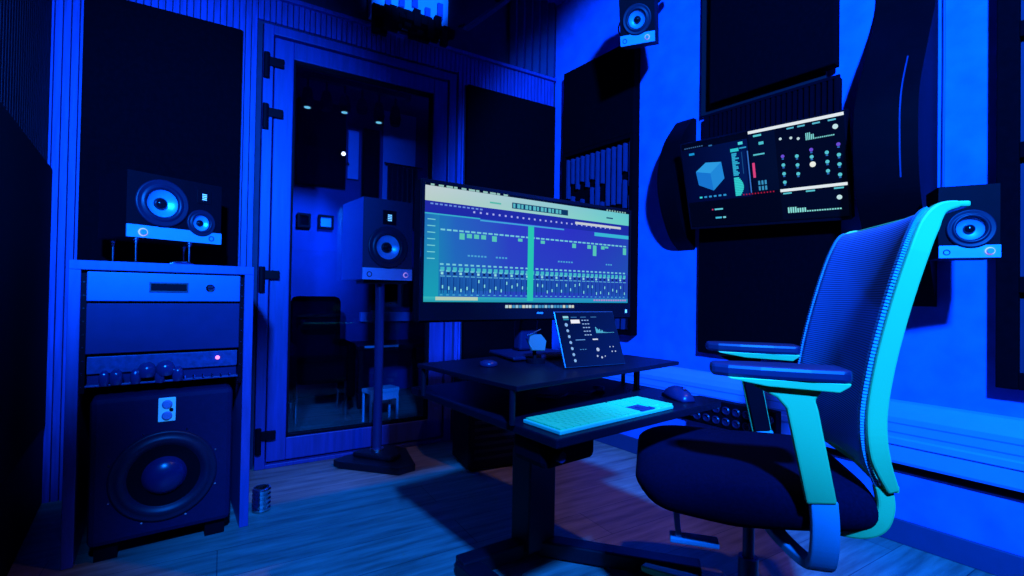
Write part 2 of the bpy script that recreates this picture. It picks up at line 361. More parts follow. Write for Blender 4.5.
# right-hand slotted panel
t = thing('slotted_panel', 'black framed panel with sunken blocks at the right edge of the photo', 'acoustic panel', R(2.53, 0, .61), YR)
obj('backboard', box(new(), -.38, .38, -.02, -.001, 0, 2.1), mat('deep_backboard', (.008, .01, .05), .8, noise=.2), t)
b = new(); frame_rect(b, -.38, .38, 0, 2.1, .05, -.06, -.02)
for zz in (.3, .72, 1.1, 1.45, 1.8): box(b, -.33, .33, -.05, -.02, zz, zz+.05)
for xx in (-.2, -.02, .16): box(b, xx, xx+.06, -.055, -.02, .05, 2.05)
obj('grid_frame', b, M_foam, t, bev=.003)
# left wall dark things
t = thing('acoustic_panel', 'black panel on the left wall beside the slatted pilaster, lower edge of frame', 'acoustic panel', W(.95, 0, .32), YR)
obj('fabric_face', box(new(), -.93, .93, .001, .035, 0, 1.04), mat('black_felt', (.004, .004, .01), .95, noise=.2, nscale=60, spec=.05), t, bev=.004)
t = thing('slatted_panel', 'black slatted panel high on the left wall with narrow glinting battens', 'acoustic panel', W(.95, 0, 1.38), YR)
b = new(); x = -.92
while x < .92:
    box(b, x, x+.02, .001, .02, 0, 1.4); x += .035
obj('battens', b, mat('black_batten', (.003, .004, .012), .6, noise=.2, spec=.05), t)
box_b = box(new(), -.93, .93, 0.0, .006, 0, 1.42); obj('backing_board', box_b, M_foam, t)

# skyline diffuser over the door
t = thing('skyline_diffuser', 'block-pattern diffuser lit blue, hung above the glass door under the ceiling', 'diffuser', L(-1.05, 0.0, 2.385), YL)
obj('backboard', box(new(), -.22, .22, -.08, -.01, -.02, .30), mat('diffuser_board', (.4, .6, .9), .7, noise=.1), t, bev=.002)
b = new(); random.seed(11)
for i in range(11):
    for k in range(3):
        x0 = -.22+i*.04; ln = random.choice((.03, .06, .10, .14)); y = -.085-.035*k
        box(b, x0, x0+.037, y-.032, y, -.03-ln*.7, -.03+random.choice((.0, .02, .05)))
obj('hanging_blocks', b, M_black, t)
b = new()
for i in range(5):
    x0 = -.15+i*.075; box(b, x0, x0+.03, -.10, -.08, .04+.02*(i % 3), .10+.025*((i*2) % 3))
obj('raised_blocks', b, mat('diffuser_block', (.05, .1, .45), .7, noise=.1), t)
t = thing('block_diffuser', 'dark block diffuser on the ceiling near the room corner beside a pale rail', 'diffuser', L(-.62, .25, ZC-.001), YL)
b = new()
for i in range(7):
    for k in range(5): box(b, -.2+i*.055, -.2+i*.055+.05, -.14+k*.055, -.14+k*.055+.05, -random.choice((.05, .09, .14, .2)), 0)
obj('blocks', b, M_black, t)
t = thing('ceiling_rail', 'pale slanting metal rail below the dark ceiling near the corner', 'rail', L(-.55, .1, 2.62), YL)
b = new(); sweep(b, [(-.2, -.05, -.22), (0, -.2, -.05), (.25, -.42, .2)], .03, .03); obj('rail', b, M_slot, t)
obj('bracket', sweep(new(), [(-.2, -.03, -.18), (-.2, .04, -.16)], .012, .012), M_blackmetal, t); obj('bracket', sweep(new(), [(.2, -.38, .16), (.2, -.38, .229)], .012, .012), M_blackmetal, t)

# ------------------------------------------------------------------ cable trunking on the right wall
t = thing('cable_trunking', 'pale cable trunking running along the right blue wall above the floor', 'trunking', R(2.15, 0, .26), YR)
prof = [(-.001, 0.035), (-.045, 0.035), (-.05, .045), (-.05, .10), (-.058, .105), (-.058, .125), (-.05, .13), (-.05, .20), (-.04, .225), (-.02, .25), (-.001, .255)]
obj('trunking_body', prism(new(), prof, -2.1, 2.1, 'x'), M_trunk, t)
b = new(); box(b, -2.1, 2.1, -.012, -.001, 0, .034); obj('shadow_gap_strip', b, M_black, t)
b = new(); box(b, -2.1, 2.1, -.0515, -.0495, .145, .149); box(b, -2.1, 2.1, -.0515, -.0495, .178, .182); obj('lid_seam', b, mat('thin_line', (.1, .2, .5), .5, noise=.1), t)
t = thing('socket_strip', 'black box with two rows of round sockets fixed on trunking beyond the armrest', 'socket strip', R(1.27, .059, .33), YR)
obj('housing', box(new(), -.14, .24, -.05, .001, -.04, .075), M_black, t, bev=.004)
for k in range(2):
    for i in range(8):
        b = new(); lathe(b, [(.017, 0), (.019, .008), (.014, .012), (.012, .004), (0, .004)], (-.115+i*.047, -.05, -.01+k*.05), 'y', 16)
        obj('round_socket', b, M_mouse, t, smooth=False)

# ------------------------------------------------------------------ speakers
def holed_box(bm, x0, x1, z0, z1, d, holes, dep=.03, mi=0):
    """box whose front (y=0) has round openings with short walls"""
    loops = [[(x0, z0), (x1, z0), (x1, z1), (x0, z1)]]
    for hx, hz, hr in holes: loops.append([(hx+hr*math.cos(2*PI*i/48), hz+hr*math.sin(2*PI*i/48)) for i in range(48)])
    es = []; vv = []
    for lp in loops:
        vs = [bm.verts.new((x, 0, z)) for x, z in lp]; vv.append(vs)
        es += [bm.edges.new((vs[i], vs[(i+1) % len(vs)])) for i in range(len(vs))]
    for g in bmesh.ops.triangle_fill(bm, edges=es, use_beauty=True, use_dissolve=False)['geom']:
        if isinstance(g, bmesh.types.BMFace): g.material_index = mi
    bk_ = [bm.verts.new((x, d, z)) for x, z in loops[0]]; bm.faces.new(bk_)
    for i in range(4): bm.faces.new((vv[0][i], vv[0][(i+1) % 4], bk_[(i+1) % 4], bk_[i]))
    for vs in vv[1:]:
        iv = [bm.verts.new((v.co.x, dep, v.co.z)) for v in vs]; bm.faces.new(iv)
        for i in range(48): bm.faces.new((vs[i], vs[(i+1) % 48], iv[(i+1) % 48], iv[i]))
    return bm
def speaker(name, label, loc, rotz, w, h, d, woof, mid=None, amt=None, knob=None, trim_h=.05, group=None, rot=None, side=M_cab, notch=None):
    """origin at the bottom centre of the front face; front looks to local -y"""
    t = thing(name, label, 'speaker', loc, rotz, group, rot)
    hs = [(q[0], q[1], q[2]*.60) for q in ([woof]+([mid] if mid else []))]
    obj('cabinet', holed_box(new(), -w/2, w/2, 0, h, d, hs, mi=1), [side, M_cab if side != M_black else M_black], t)
    # trim strip with a round bite around the woofer
    cx, cz, rr = woof; pts = [(-w/2, 0), (w/2, 0), (w/2, trim_h)]
    bites = [woof]+([mid] if mid else [])
    n = 60
    for i in range(n+1):
        x = w/2-w*i/n; z = trim_h
        for bx, bz, br in bites:
            if abs(x-bx) < br*1.02: z = min(z, bz-math.sqrt(max((br*1.04)**2-(x-bx)**2, 0)))
        pts.append((x, max(z, .006)))
    ds = [(p[0], p[1]) for p in pts]; cl = []
    for p in ds:
        if not cl or (abs(p[0]-cl[-1][0])+abs(p[1]-cl[-1][1])) > 1e-5: cl.append(p)
    obj('trim_strip', prism(new(), cl, -.006, 0.0, 'y'), M_trim, t)
    for k, (bx, bz, br) in enumerate(bites):
        wf = obj('woofer' if k == 0 else 'midrange_driver', lathe(new(), [(br, 0), (br, .006), (br*.93, .009), (br*.9, .006), (br*.86, .009), (br*.82, .003), (br*.76, .009), (br*.68, .011), (br*.62, .008), (br*.58, .001)], (bx, 0, bz), 'y', 48), M_rubber, t, smooth=True)
        obj('cone', lathe(new(), [(br*.595, .001), (br*.57, -.002), (br*.45, -br*.10), (br*.27, -br*.21), (br*.22, -br*.22)], (bx, 0, bz), 'y', 48), M_cone, wf, smooth=True)
        obj('dust_cap', lathe(new(), [(br*.26, -br*.21), (br*.25, -br*.12), (br*.2, -br*.03), (br*.11, br*.02), (0, br*.04)], (bx, 0, bz), 'y', 32), M_blackgloss, wf, smooth=True)
    if amt:
        ax, az, a = amt; tw = obj('tweeter', box(new(), ax-a, ax+a, -.003, 0, az-a, az+a), M_black, t, bev=.002)
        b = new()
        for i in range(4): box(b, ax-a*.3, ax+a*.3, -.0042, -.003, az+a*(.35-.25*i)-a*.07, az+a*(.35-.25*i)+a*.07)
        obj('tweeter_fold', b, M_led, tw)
    if knob:
        kx, kz, kr = knob; kb = obj('volume_knob', cyl(new(), (kx, -.006, kz), kr*.7, .008, 'y', 24), M_trim, t)
        b = new(); lathe(b, [(kr*.75, 0), (kr, 0), (kr, .002), (kr*.75, .002), (kr*.75, 0)], (kx, -.006, kz), 'y', 32); obj('lit_ring', b, M_ring, kb)
    # small round badge and a fine line of lettering-like ticks on the trim
    b = new(); bxp = (-w/2+w*.13) if (knob and knob[0] > 0) else (w/2-w*.12)
    lathe(b, [(trim_h*.16, 0), (trim_h*.24, 0), (trim_h*.24, .0008), (trim_h*.16, .0008), (trim_h*.16, 0)], (bxp, -.006, trim_h*.45), 'y', 24)
    obj('round_badge', b, M_cab, t)
    return t
S = math.radians
# stand speaker
LS = speaker('studio_monitor', 'black studio monitor speaker on a tall stand in front of the glass door', (-0.628, 2.418, 0.940), .66, .262, .405, .30,
             (0, .165, .105), None, (0.005, .315, .036), (.095, .028, .013), trim_h=.058, side=mat('cabinet_side_lit', (.05, .08, .40), .4, noise=.1, nscale=80))  # lighter side colour imitates light falling on the cabinet side
# rack speaker (horizontal three-way)
RS = speaker('studio_monitor', 'wide three-way speaker lying on its side on top of the equipment rack', (-1.318, 1.880, 1.067), 1.026, .331, .244, .25,
             (-.051, .138, .090), (.087, .081, .053), (.097, .189, .028), (-.115, .020, .015), trim_h=.046, side=M_black)
for o in (RS,): o.scale = (1, 1, 1)

# speaker stand
t = thing('speaker_stand', 'black speaker stand with round pole and angular foot by the glass door', 'speaker stand', (-.685, 2.495, 0), .5)
b = new(); prism(b, [(-.21, .03), (-.19, -.02), (.05, -.24), (.14, -.21), (.17, .05), (.12, .12), (-.15, .07)], 0, .035, 'z'); base = obj('foot_plate', b, M_blackmetal, t, bev=.006)
b = new(); prism(b, [(-.12, .03), (.03, -.14), (.10, -.1), (.11, .04), (.05, .08), (-.08, .06)], .035, .06, 'z'); obj('foot_hub', b, M_blackmetal, t, bev=.01)
obj('collar', cyl(new(), (0, 0, .06), .034, .012, seg=28), M_chrome, t)
obj('pole', cyl(new(), (0, 0, .07), .023, .855, seg=28), mat('pole_coat', (.02, .03, .12), .3, metal=.4, noise=.1), t, smooth=False)
obj('top_plate', box(new(), -.1, .12, -.07, .12, .922, .938), M_blackmetal, t, bev=.003)

# ------------------------------------------------------------------ equipment rack
rw, rd, rh = .515, .58, .965
fl_, fr_ = Vector((-1.384, 1.496, 0)), Vector((-.968, 1.799, 0)); ry = math.atan2(fr_.y-fl_.y, fr_.x-fl_.x); rc = (fl_+fr_)/2
t = thing('equipment_rack', 'open-fronted blue timber equipment rack standing against the slat wall', 'rack', rc, ry)
for sx in (-1, 1):
    x0, x1 = (-rw/2, -rw/2+.03) if sx < 0 else (rw/2-.03, rw/2)
    obj('side_panel', box(new(), x0, x1, 0, rd, 0, rh-.03), M_rack, t, bev=.002)
    xa = x0+.03 if sx < 0 else x0-.014
    b = new(); box(b, xa, xa+.014, .012, .016, .54, rh-.04); 
    for k in range(9): cyl(b, (xa+.007, .012, .56+k*.042), .003, .002, 'y', 8, 1)
    obj('rack_rail', b, [M_black, M_chrome], t)
obj('top_panel', box(new(), -rw/2, rw/2, 0, rd, rh-.03, rh), M_rack, t, bev=.002)
obj('back_panel', box(new(), -rw/2+.03, rw/2-.03, rd-.012, rd, .02, rh-.03), M_foam, t)
dr = obj('drawer', box(new(), -.214, .214, 0.004, .40, .835, .93), M_drawer, t, bev=.003)
b = new(); frame_rect(b, -.055, .055, .866, .90, .005, .001, .004); box(b, -.05, .05, .0025, .004, .871, .895, 1); obj('pull_slot', b, [M_cab, M_black], dr)
b = new(); lathe(b, [(.014, 0), (.014, .003), (.009, .006), (0, .006)], (.12, .004, .883), 'y', 20); box(b, .112, .128, -.0035, -.002, .881, .885, 1); obj('drawer_lock', b, [M_chrome, M_black], dr)
bp = obj('blank_panel', box(new(), -.214, .214, .012, .02, .665, .828), M_rackin, t, bev=.002)
# valve unit (removable, sits in the rack)
am = thing('valve_preamp', 'rack unit with exposed glass valves and red power light above the subwoofer', 'amplifier', rc+Vector((0, 0, 0)), ry)
obj('chassis', box(new(), -.21, .21, .03, .34, .565, .655), M_rackin, am, bev=.002)
b = new(); box(b, -.21, .21, .018, .03, .60, .655); box(b, -.212, .212, .0, .03, .56, .566); obj('front_plate', b, mat('valve_front', (.03, .06, .2), .4, noise=.5, nscale=60), am, bev=.001)
for x, r, z in ((-.165, .014, .58), (-.135, .018, .582), (-.085, .015, .58), (-.055, .026, .60), (-.02, .015, .578), (-.005, .027, .602), (.03, .017, .58)):
    obj('valve', lathe(new(), [(r*.8, -.016), (r, -.004), (r, .012), (r*.75, .026), (r*.3, .034), (0, .035)], (x, .0, z-.002), 'z', 20), M_glow, am, smooth=True)
obj('power_light', cyl(new(), (.148, .018, .632), .007, .004, 'y', 16), M_reddot, am)
b = new()
for k in range(6): cyl(b, (.05+k*.027, .0, .566), .004, .012, 'z', 8)
obj('plug_row', b, M_chrome, am)

# subwoofer
sb = thing('subwoofer', 'large black subwoofer with round cone in the bottom of the rack', 'subwoofer', rc+Vector((0, 0, 0)), ry)
obj('cabinet', box(new(), -.196, .196, -.03, .42, .055, .528), mat('sub_cabinet', (.008, .009, .045), .7, spec=.1, noise=.15, nscale=90), sb, bev=.018)
wf = obj('woofer', lathe(new(), [(.150, 0), (.150, .006), (.142, .010), (.137, .006), (.128, .016), (.114, .016), (.104, .004), (.10, .001)], (.0, -.03, .252), 'y', 56), M_rubber, sb, smooth=True)
obj('cone', lathe(new(), [(.102, .002), (.085, .001), (.06, .0005), (.058, .001)], (.0, -.03, .252), 'y', 48), M_black, wf, smooth=True)
obj('dust_cap', lathe(new(), [(.064, -.001), (.062, .001), (.058, .012), (.045, .024), (.025, .032), (0, .035)], (.0, -.03, .252), 'y', 40), mat('sub_cap', (.006, .014, .08), .28, noise=.1), wf, smooth=True)
cp = obj('control_plate', box(new(), -.022, .026, -.035, -.029, .432, .512), mat('plate_painted_glow', (.2, .8, .95), .5, noise=.1, emit=(.04, .35, .6), estr=.35), sb, bev=.004)  # plate is no lamp; slight emission imitates the light it reflects
for z in (.49, .452):
    b = new(); lathe(b, [(.014, 0), (.015, .004), (.011, .008), (0, .008)], (.002, -.035, z), 'y', 24); obj('dial', b, M_trim, cp)
obj('small_button', cyl(new(), (.014, -.035, .471), .006, .004, 'y', 14), M_black, cp)
for a in range(8): obj('screw', cyl(new(), (.157*math.cos(a*PI/4+.4), -.0302, .252+.157*math.sin(a*PI/4+.4)), .003, .002, 'y', 8), M_chrome, sb)
for sx in (-.15, .15):
    for y in (.02, .36): obj('foot', box(new(), sx-.03, sx+.03, y-.02, y+.03, 0.0, .06), M_black, sb)

# isolation pegs under the rack speaker
t = thing('isolation_stand', 'low stand with shiny pegs carrying the wide speaker on the rack', 'speaker stand', (-1.318, 1.880, .965), 1.026)
b = new(); frame_rect(b, -.15, .13, .0, .0, 0.0, 0, 0); b.free()
b = new(); box(b, -.16, .15, .0, .02, 0, .012); box(b, -.16, .15, .2, .22, 0, .012); box(b, -.16, -.14, .02, .2, 0, .012); box(b, .13, .15, .02, .2, 0, .012); obj('base_frame', b, M_black, t, bev=.002)
for x, y in ((-.13, .01), (.05, .01), (-.13, .21), (.12, .21)):
    obj('peg', lathe(new(), [(0, .012), (.004, .012), (.004, .08), (.007, .083), (.007, .09), (.01, .094), (.01, .101), (0, .101)], (x, y, 0), 'z', 14), M_chrome, t)
t = thing('cable_coil', 'small pale cable end lying on the rack top below the wide speaker', 'cable', (-1.24, 1.80, .965), 1.0)
b = new(); tube(b, smoothpts([(-.04, 0, .006), (-.015, -.006, .010), (.015, 0, .012), (.045, .01, .006)], 4), .005, 8); obj('cable', b, M_chrome, t, smooth=True)

# metal cup by the rack
t = thing('ribbed_metal_cup', 'small ribbed shiny metal cup on the floor beside the rack', 'cup', (-.985, 1.925, 0), .3)
pr = [(0, 0)]
for k in range(5): pr += [(.028, .003+k*.018), (.034, .007+k*.018), (.034, .014+k*.018), (.028, .018+k*.018)]
pr += [(.030, .094), (.027, .094), (.025, .02), (0, .02)]
obj('cup_body', lathe(new(), pr, seg=32), M_chrome, t)

# ------------------------------------------------------------------ wall speakers
WS = speaker('surround_speaker', 'small black speaker on the right wall with pink lit knob, level with the chair top', (1.315, 1.383, 1.006), -.477, .135, .21, .12,
             (0.004, .084, .055), None, None, (.044, .018, .011), trim_h=.036, side=M_black)
b = new(); sweep(b, [(0, .11, .1), (.03, .2, .1), (.09, .30, .1)], .03, .03, Vector((0, 0, 1))); box(b, -.03, .03, .115, .13, .04, .16); obj('wall_bracket', b, M_blackmetal, WS)
US = speaker('surround_speaker', 'small black speaker tilted down high on the wall above the slotted black panel', (.582, 2.28, 2.085), 0, .160, .29, .20,
             (0, .105, .066), None, None, (.045, .022, .011), trim_h=.045, side=M_black, rot=(R_(22), 0, R_(-22)))
b = new(); sweep(b, [(0, .20, .15), (.04, .3, .2), (.12, .36, .26)], .03, .03, Vector((0, 0, 1))); box(b, -.03, .03, .215, .225, .08, .22); obj('wall_bracket', b, M_blackmetal, US)
b = new(); tube(b, smoothpts([(-.09, .17, .05), (-.115, .18, .09), (-.11, .2, .13), (-.085, .2, .16)], 5), .004, 8); obj('cable_loop', b, M_black, US)
tag(obj('speaker_cable', tube(new(), [(0, 0, 0), (.002, 0, .5), (0, 0, 1.0), (.001, 0, 1.62)], .004, 8), M_cable, loc=R(2.012, .008, 1.22)), 'thin vertical cable running down the wall to the small right speaker', 'cable')

# ------------------------------------------------------------------ screens
class Scr:
    def __init__(s, w, h): s.bm = new(); s.w = w; s.h = h; s.cl = s.bm.loops.layers.float_color.new('pixels'); s.n = 0
    def quad(s, u0, v0, u1, v1, c, ly=0):
        y = -.00015*(ly+1); P = [(-s.w/2+s.w*u, y, s.h*(1-v)) for u, v in ((u0, v1), (u1, v1), (u1, v0), (u0, v0))]
        f = s.bm.faces.new([s.bm.verts.new(p) for p in P]); cs = c if isinstance(c[0], (tuple, list)) else (c,)*4
        for lp, cc in zip(f.loops, cs): lp[s.cl] = (*cc, 1)
    def poly(s, pts, c, ly=0):
        y = -.00015*(ly+1); f = s.bm.faces.new([s.bm.verts.new((-s.w/2+s.w*u, y, s.h*(1-v))) for u, v in pts])
        for lp in f.loops: lp[s.cl] = (*c, 1)
    def disc(s, u, v, r, c, ly=0): s.poly([(u+r*math.cos(a*PI/6)*s.h/s.w, v-r*math.sin(a*PI/6)) for a in range(12)], c, ly)
    def build(s, name, parent, m=None):
        me = bpy.data.meshes.new(name); s.bm.to_mesh(me); s.bm.free(); me.materials.append(m or M_scr)
        o = bpy.data.objects.new(name, me); COL.objects.link(o); o.parent = parent; return o
def lin(r, g, b): return tuple((c/255)**2.2 for c in (r, g, b))

# wide monitor
MON = thing('wide_monitor', 'ultrawide computer monitor showing a mixing console on the desk shelf', 'monitor', (.090, 1.550, .854), .574)
MW, MH = .80, .334
obj('housing', box(new(), -MW/2-.012, MW/2+.014, .004, .05, -.058, MH+.012), M_black, MON, bev=.004)
b = new(); frame_rect(b, -MW/2-.010, MW/2+.012, -.052, MH+.008, .009, -.002, .004, .05); obj('bezel', b, M_blackgloss, MON)
s = Scr(MW, MH); random.seed(5)
TL, TR = lin(205, 222, 215), lin(110, 215, 205)
us = (0, .12, .35, .65, 1.0); top_ = (lin(35, 110, 185), lin(45, 95, 200), lin(52, 60, 200), lin(50, 45, 200), lin(45, 60, 190)); bot_ = (lin(25, 150, 180), lin(35, 115, 190), lin(45, 75, 195), lin(45, 70, 195), lin(35, 90, 185))
for k in range(4): s.quad(us[k], 0, us[k+1], 1, (bot_[k], bot_[k+1], top_[k+1], top_[k]), 0)
s.quad(.0, .0, 1, .15, (lin(190, 215, 205), lin(105, 215, 205), lin(100, 205, 215), lin(200, 215, 220)), 1)
s.quad(0, 0, 1, .022, lin(5, 8, 20), 2)
for i in range(11): u = .02+i*.03; s.quad(u, .004, u+.014+.006*(i % 3), .02, lin(150, 200, 190), 3)
for i in range(8): s.quad(.86+i*.016, .004, .868+i*.016, .02, lin(150, 200, 190), 3)
s.quad(.36, .07, .64, .125, lin(20, 60, 95), 2)
for i in range(13): u = .365+i*.019; s.quad(u, .078, u+.010+.004*(i % 2), .118, lin(90, 190, 200), 3)
s.quad(.26, .09, .31, .105, lin(90, 190, 170), 2); s.quad(.86, .085, .90, .10, lin(40, 90, 120), 2)
s.quad(0, .15, 1, .255, (lin(35, 45, 170), lin(35, 50, 165), lin(35, 45, 165), lin(40, 45, 165)), 1)
for i in range(26): u = .19+i*.0275; s.quad(u, .195, u+.008, .212, lin(170, 180, 245), 2)
for i in range(12): u = .02+i*.018; s.quad(u, .165, u+.011, .178, lin(110, 150, 230), 2)
s.quad(.68, .175, .95, .20, lin(205, 215, 215), 2)
s.quad(0, .25, .22, .262, lin(60, 180, 210), 2); s.quad(.22, .262, .62, .276, lin(70, 170, 225), 2); s.quad(.79, .262, 1, .30, lin(60, 190, 220), 2)
s.quad(0, .262, .055, 1, (lin(30, 165, 185), lin(30, 165, 185), lin(40, 130, 190), lin(40, 110, 190)), 2)
for r_v, w_ in ((.375, .018), (.67, .014), (.725, .014)):
    for i in range(38): u = .06+i*.0245; s.quad(u, r_v, u+w_, r_v+.015, lin(120, 210, 225), 3)
for u, hgt in ((.135, .055), (.165, .038), (.195, .038), (.225, .038), (.272, .05), (.39, .028), (.50, .03), (.665, .045), (.75, .04), (.782, .11), (.83, .035), (.853, .02), (.965, .075)):
    s.quad(u, .40, u+.021, .40+hgt, lin(90, 205, 185), 3)
for u, n in ((.17, 6), (.29, 4), (.59, 6), (.86, 3)):
    for k in range(n): s.quad(u+k*.014, .585, u+k*.014+.009, .60, lin(80, 170, 220), 3)
for k in range(7): s.quad(.01, .30+k*.055, .04, .308+k*.055, lin(120, 215, 220), 3)
s.quad(.06, .695, 1, .90, (lin(30, 95, 170), lin(38, 75, 180), lin(42, 60, 185), lin(38, 100, 185)), 2)
for i in range(38):
    u = .062+i*.0245
    s.quad(u, .70, u+.016, .735, lin(70, 190, 205), 3)
    s.quad(u+.002, .745, u+.012, .765, lin(20, 40, 90) if i % 3 else lin(150, 230, 230), 3)
    s.quad(u+.003, .79, u+.006, .925, lin(15, 45, 120), 3); s.quad(u+.012, .79, u+.015, .925, lin(30, 80, 160), 3)
    k = random.uniform(.80, .89); s.quad(u+.007, k, u+.012, k+.028, lin(140, 235, 235), 4)
    s.quad(u, .775, u+.018, .782, lin(100, 190, 220), 3); s.quad(u, .935, u+.010, .943, lin(80, 180, 220), 3)
s.quad(.0, .955, 1, 1, (lin(40, 160, 180), lin(30, 150, 200), lin(50, 150, 200), lin(60, 190, 195)), 3)
s.quad(.045, .955, .215, .985, lin(185, 215, 190), 4)
for i in range(14): s.quad(.79+i*.0145, .965, .80+i*.0145, .98, lin(190, 130, 210), 4)
s.quad(.437, .275, .466, .985, (lin(45, 205, 180),)*4, 5)
s.build('screen_image', MON)
b = new()
sc2 = Scr(MW, MH)
for i in range(22):
    c = random.choice((lin(150, 200, 220), lin(190, 220, 225), lin(70, 150, 200), lin(210, 220, 200))); sc2.quad(.335+i*.0157, 1.025, .335+i*.0157+.013, 1.052, c, 14)
b.free(); sc2.build('dock_icons', MON)
b = new(); box(b, -.012, .012, -.003, -.002, -.036, -.031); obj('maker_mark', b, M_cone, MON)
b = new(); box(b, MW/2-.014, MW/2-.006, -.003, -.002, -.036, -.024); obj('power_light', b, M_led, MON)
st = obj('stand_neck', prism(new(), [(.05, .14), (.05, -.05), (.06, -.16), (.10, -.16), (.09, .14)], -.035, .035, 'x'), mat('stand_paint', (.006, .008, .035), .4, noise=.1, spec=.2), MON, bev=.008)
b = new(); prism(b, [(-.13, -.05), (.13, -.05), (.10, .15), (-.10, .15)], -.174, -.163, 'z'); obj('stand_foot', b, MATS['stand_paint'], MON, bev=.004)

# tilted TV
TV = thing('tilted_screen', 'wall-mounted screen tilted down, showing metering windows on a dark background', 'screen', (1.0146, 1.9963, 1.3834), 0, rot=(.333, .035, -.871))
tw, th = .636, .381
g = obj('housing', box(new(), -tw/2-.006, tw/2+.006, .004, .045, -th/2-.012, th/2+.006), M_black, TV, bev=.004)
b = new(); frame_rect(b, -tw/2-.006, tw/2+.006, -th/2-.012, th/2+.006, .006, -.002, .004, .010); obj('bezel', b, M_blackgloss, TV)
s = Scr(tw, th)
s.quad(0, 0, 1, 1, lin(3, 6, 16), 0)
s.quad(.0, .07, .46, .70, (lin(3, 12, 50), lin(5, 16, 60), lin(6, 24, 75), lin(4, 12, 45)), 1)
for i in range(9): s.quad(.02+i*.016, .045, .03+i*.016, .058, lin(60, 100, 150), 2)
s.quad(.05, .115, .09, .14, lin(30, 150, 220), 2); s.quad(.20, .06, .225, .075, lin(50, 110, 170), 2); s.quad(.40, .09, .43, .12, lin(80, 220, 230), 2)
hexp = [(.085, .34), (.165, .25), (.275, .27), (.285, .46), (.20, .585), (.095, .50)]
s.poly(hexp, lin(30, 120, 215), 2); s.poly([(.085, .34), (.165, .25), (.275, .27), (.19, .38)], lin(50, 160, 235), 3); s.poly([(.19, .38), (.275, .27), (.285, .46), (.20, .585)], lin(38, 140, 225), 3)
for i in range(6): s.quad(.09+i*.035, .64, .11+i*.035, .66, lin(50, 150, 220) if i else lin(60, 220, 230), 2)
s.quad(.345, .15, .40, .185, lin(50, 205, 215), 2); s.quad(.405, .15, .45, .165, lin(50, 160, 210), 2)
s.quad(.345, .19, .44, .68, lin(8, 30, 85), 2)
random.seed(9)
for i in range(14): s.quad(.35, .20+i*.018, .35+.02+.03*random.random(), .216+i*.018, lin(50, 175, 215), 3)
for i in range(11): s.quad(.35, .47+i*.019, .375+.035*math.sin(.3+i*.25), .487+i*.019, lin(55, 215, 215), 3)
s.quad(.415, .20, .42, .44, lin(30, 80, 140), 3); s.quad(.452, .20, .459, .66, lin(60, 120, 210), 3)
s.quad(.47, .0, 1, .03, lin(235, 245, 250), 4)
s.quad(.47, .03, 1, .66, (lin(6, 16, 40), lin(6, 14, 36), lin(8, 20, 48), lin(6, 16, 42)), 2)
s.quad(.63, .03, 1, .66, lin(4, 9, 24), 3)
for u in (.70, .76, .84, .92): s.quad(u, .045, u+.04, .06, lin(90, 190, 215), 4)
s.quad(.50, .05, .55, .07, lin(90, 210, 220), 4); s.quad(.53, .13, .56, .16, lin(80, 200, 215), 4); s.quad(.49, .25, .56, .265, lin(90, 200, 215), 4)
s.quad(.478, .34, .494, .50, lin(225, 70, 130), 4)
for u, v in ((.66, .14), (.72, .15), (.76, .17)): s.disc(u, v, .014, lin(200, 225, 230), 4)
for i in range(16): hh = (.07 if i < 3 else .05 if i < 5 else .012); s.quad(.80+i*.0095, .20-hh, .806+i*.0095, .20, lin(130, 220, 220), 4)
s.disc(.955, .12, .024, lin(200, 235, 240), 4)
for u, vs in ((.665, (.32, .41, .50, .59)), (.745, (.34, .43, .52)), (.825, (.30, .37)), (.905, (.35, .44, .53)), (.965, (.29, .39, .48, .58))):
    for k, v in enumerate(vs):
        c = lin(110, 80, 220) if v < .33 else lin(90, 205, 220); s.disc(u, v, .018, c, 4); s.quad(u-.006, v+.02, u+.006, v+.034, lin(50, 110, 190), 4)
s.disc(.828, .445, .028, lin(245, 250, 240), 5)
for i in range(6): s.quad(.505+(i % 3)*.02, .54+(i//3)*.06, .517+(i % 3)*.02, .585+(i//3)*.06, lin(60, 150, 200), 4)
for i in range(11): s.quad(.40+i*.019, .665, .408+i*.019, .68, lin(170, 30, 60), 5)
s.quad(.635, .66, 1, .69, lin(235, 245, 250), 5); s.quad(.635, .69, 1, .99, lin(5, 12, 30), 4)
for u in (.65, .78, .93): s.quad(u, .70, u+.05, .716, lin(90, 200, 215), 5)
for i in range(22): hh = (.06 if i < 4 else .045 if i < 8 else .014); s.quad(.67+i*.0135, .92-hh, .679+i*.0135, .92, lin(140, 230, 225), 5)
s.disc(.955, .80, .024, lin(200, 235, 240), 5)
s.quad(.19, .80, .25, .818, lin(100, 210, 225), 2); s.quad(.17, .80, .18, .818, lin(200, 60, 110), 2); s.quad(.19, .90, .235, .92, lin(70, 190, 225), 2); s.quad(.245, .90, .265, .92, lin(120, 210, 225), 2)
si = s.build('screen_image', TV); si.location = (0, 0, -th/2)
b = new(); sweep(b, [(.05, .045, 0), (.05, .115, 0.0)], .08, .10, Vector((1, 0, 0))); obj('wall_mount', b, M_blackmetal, TV)

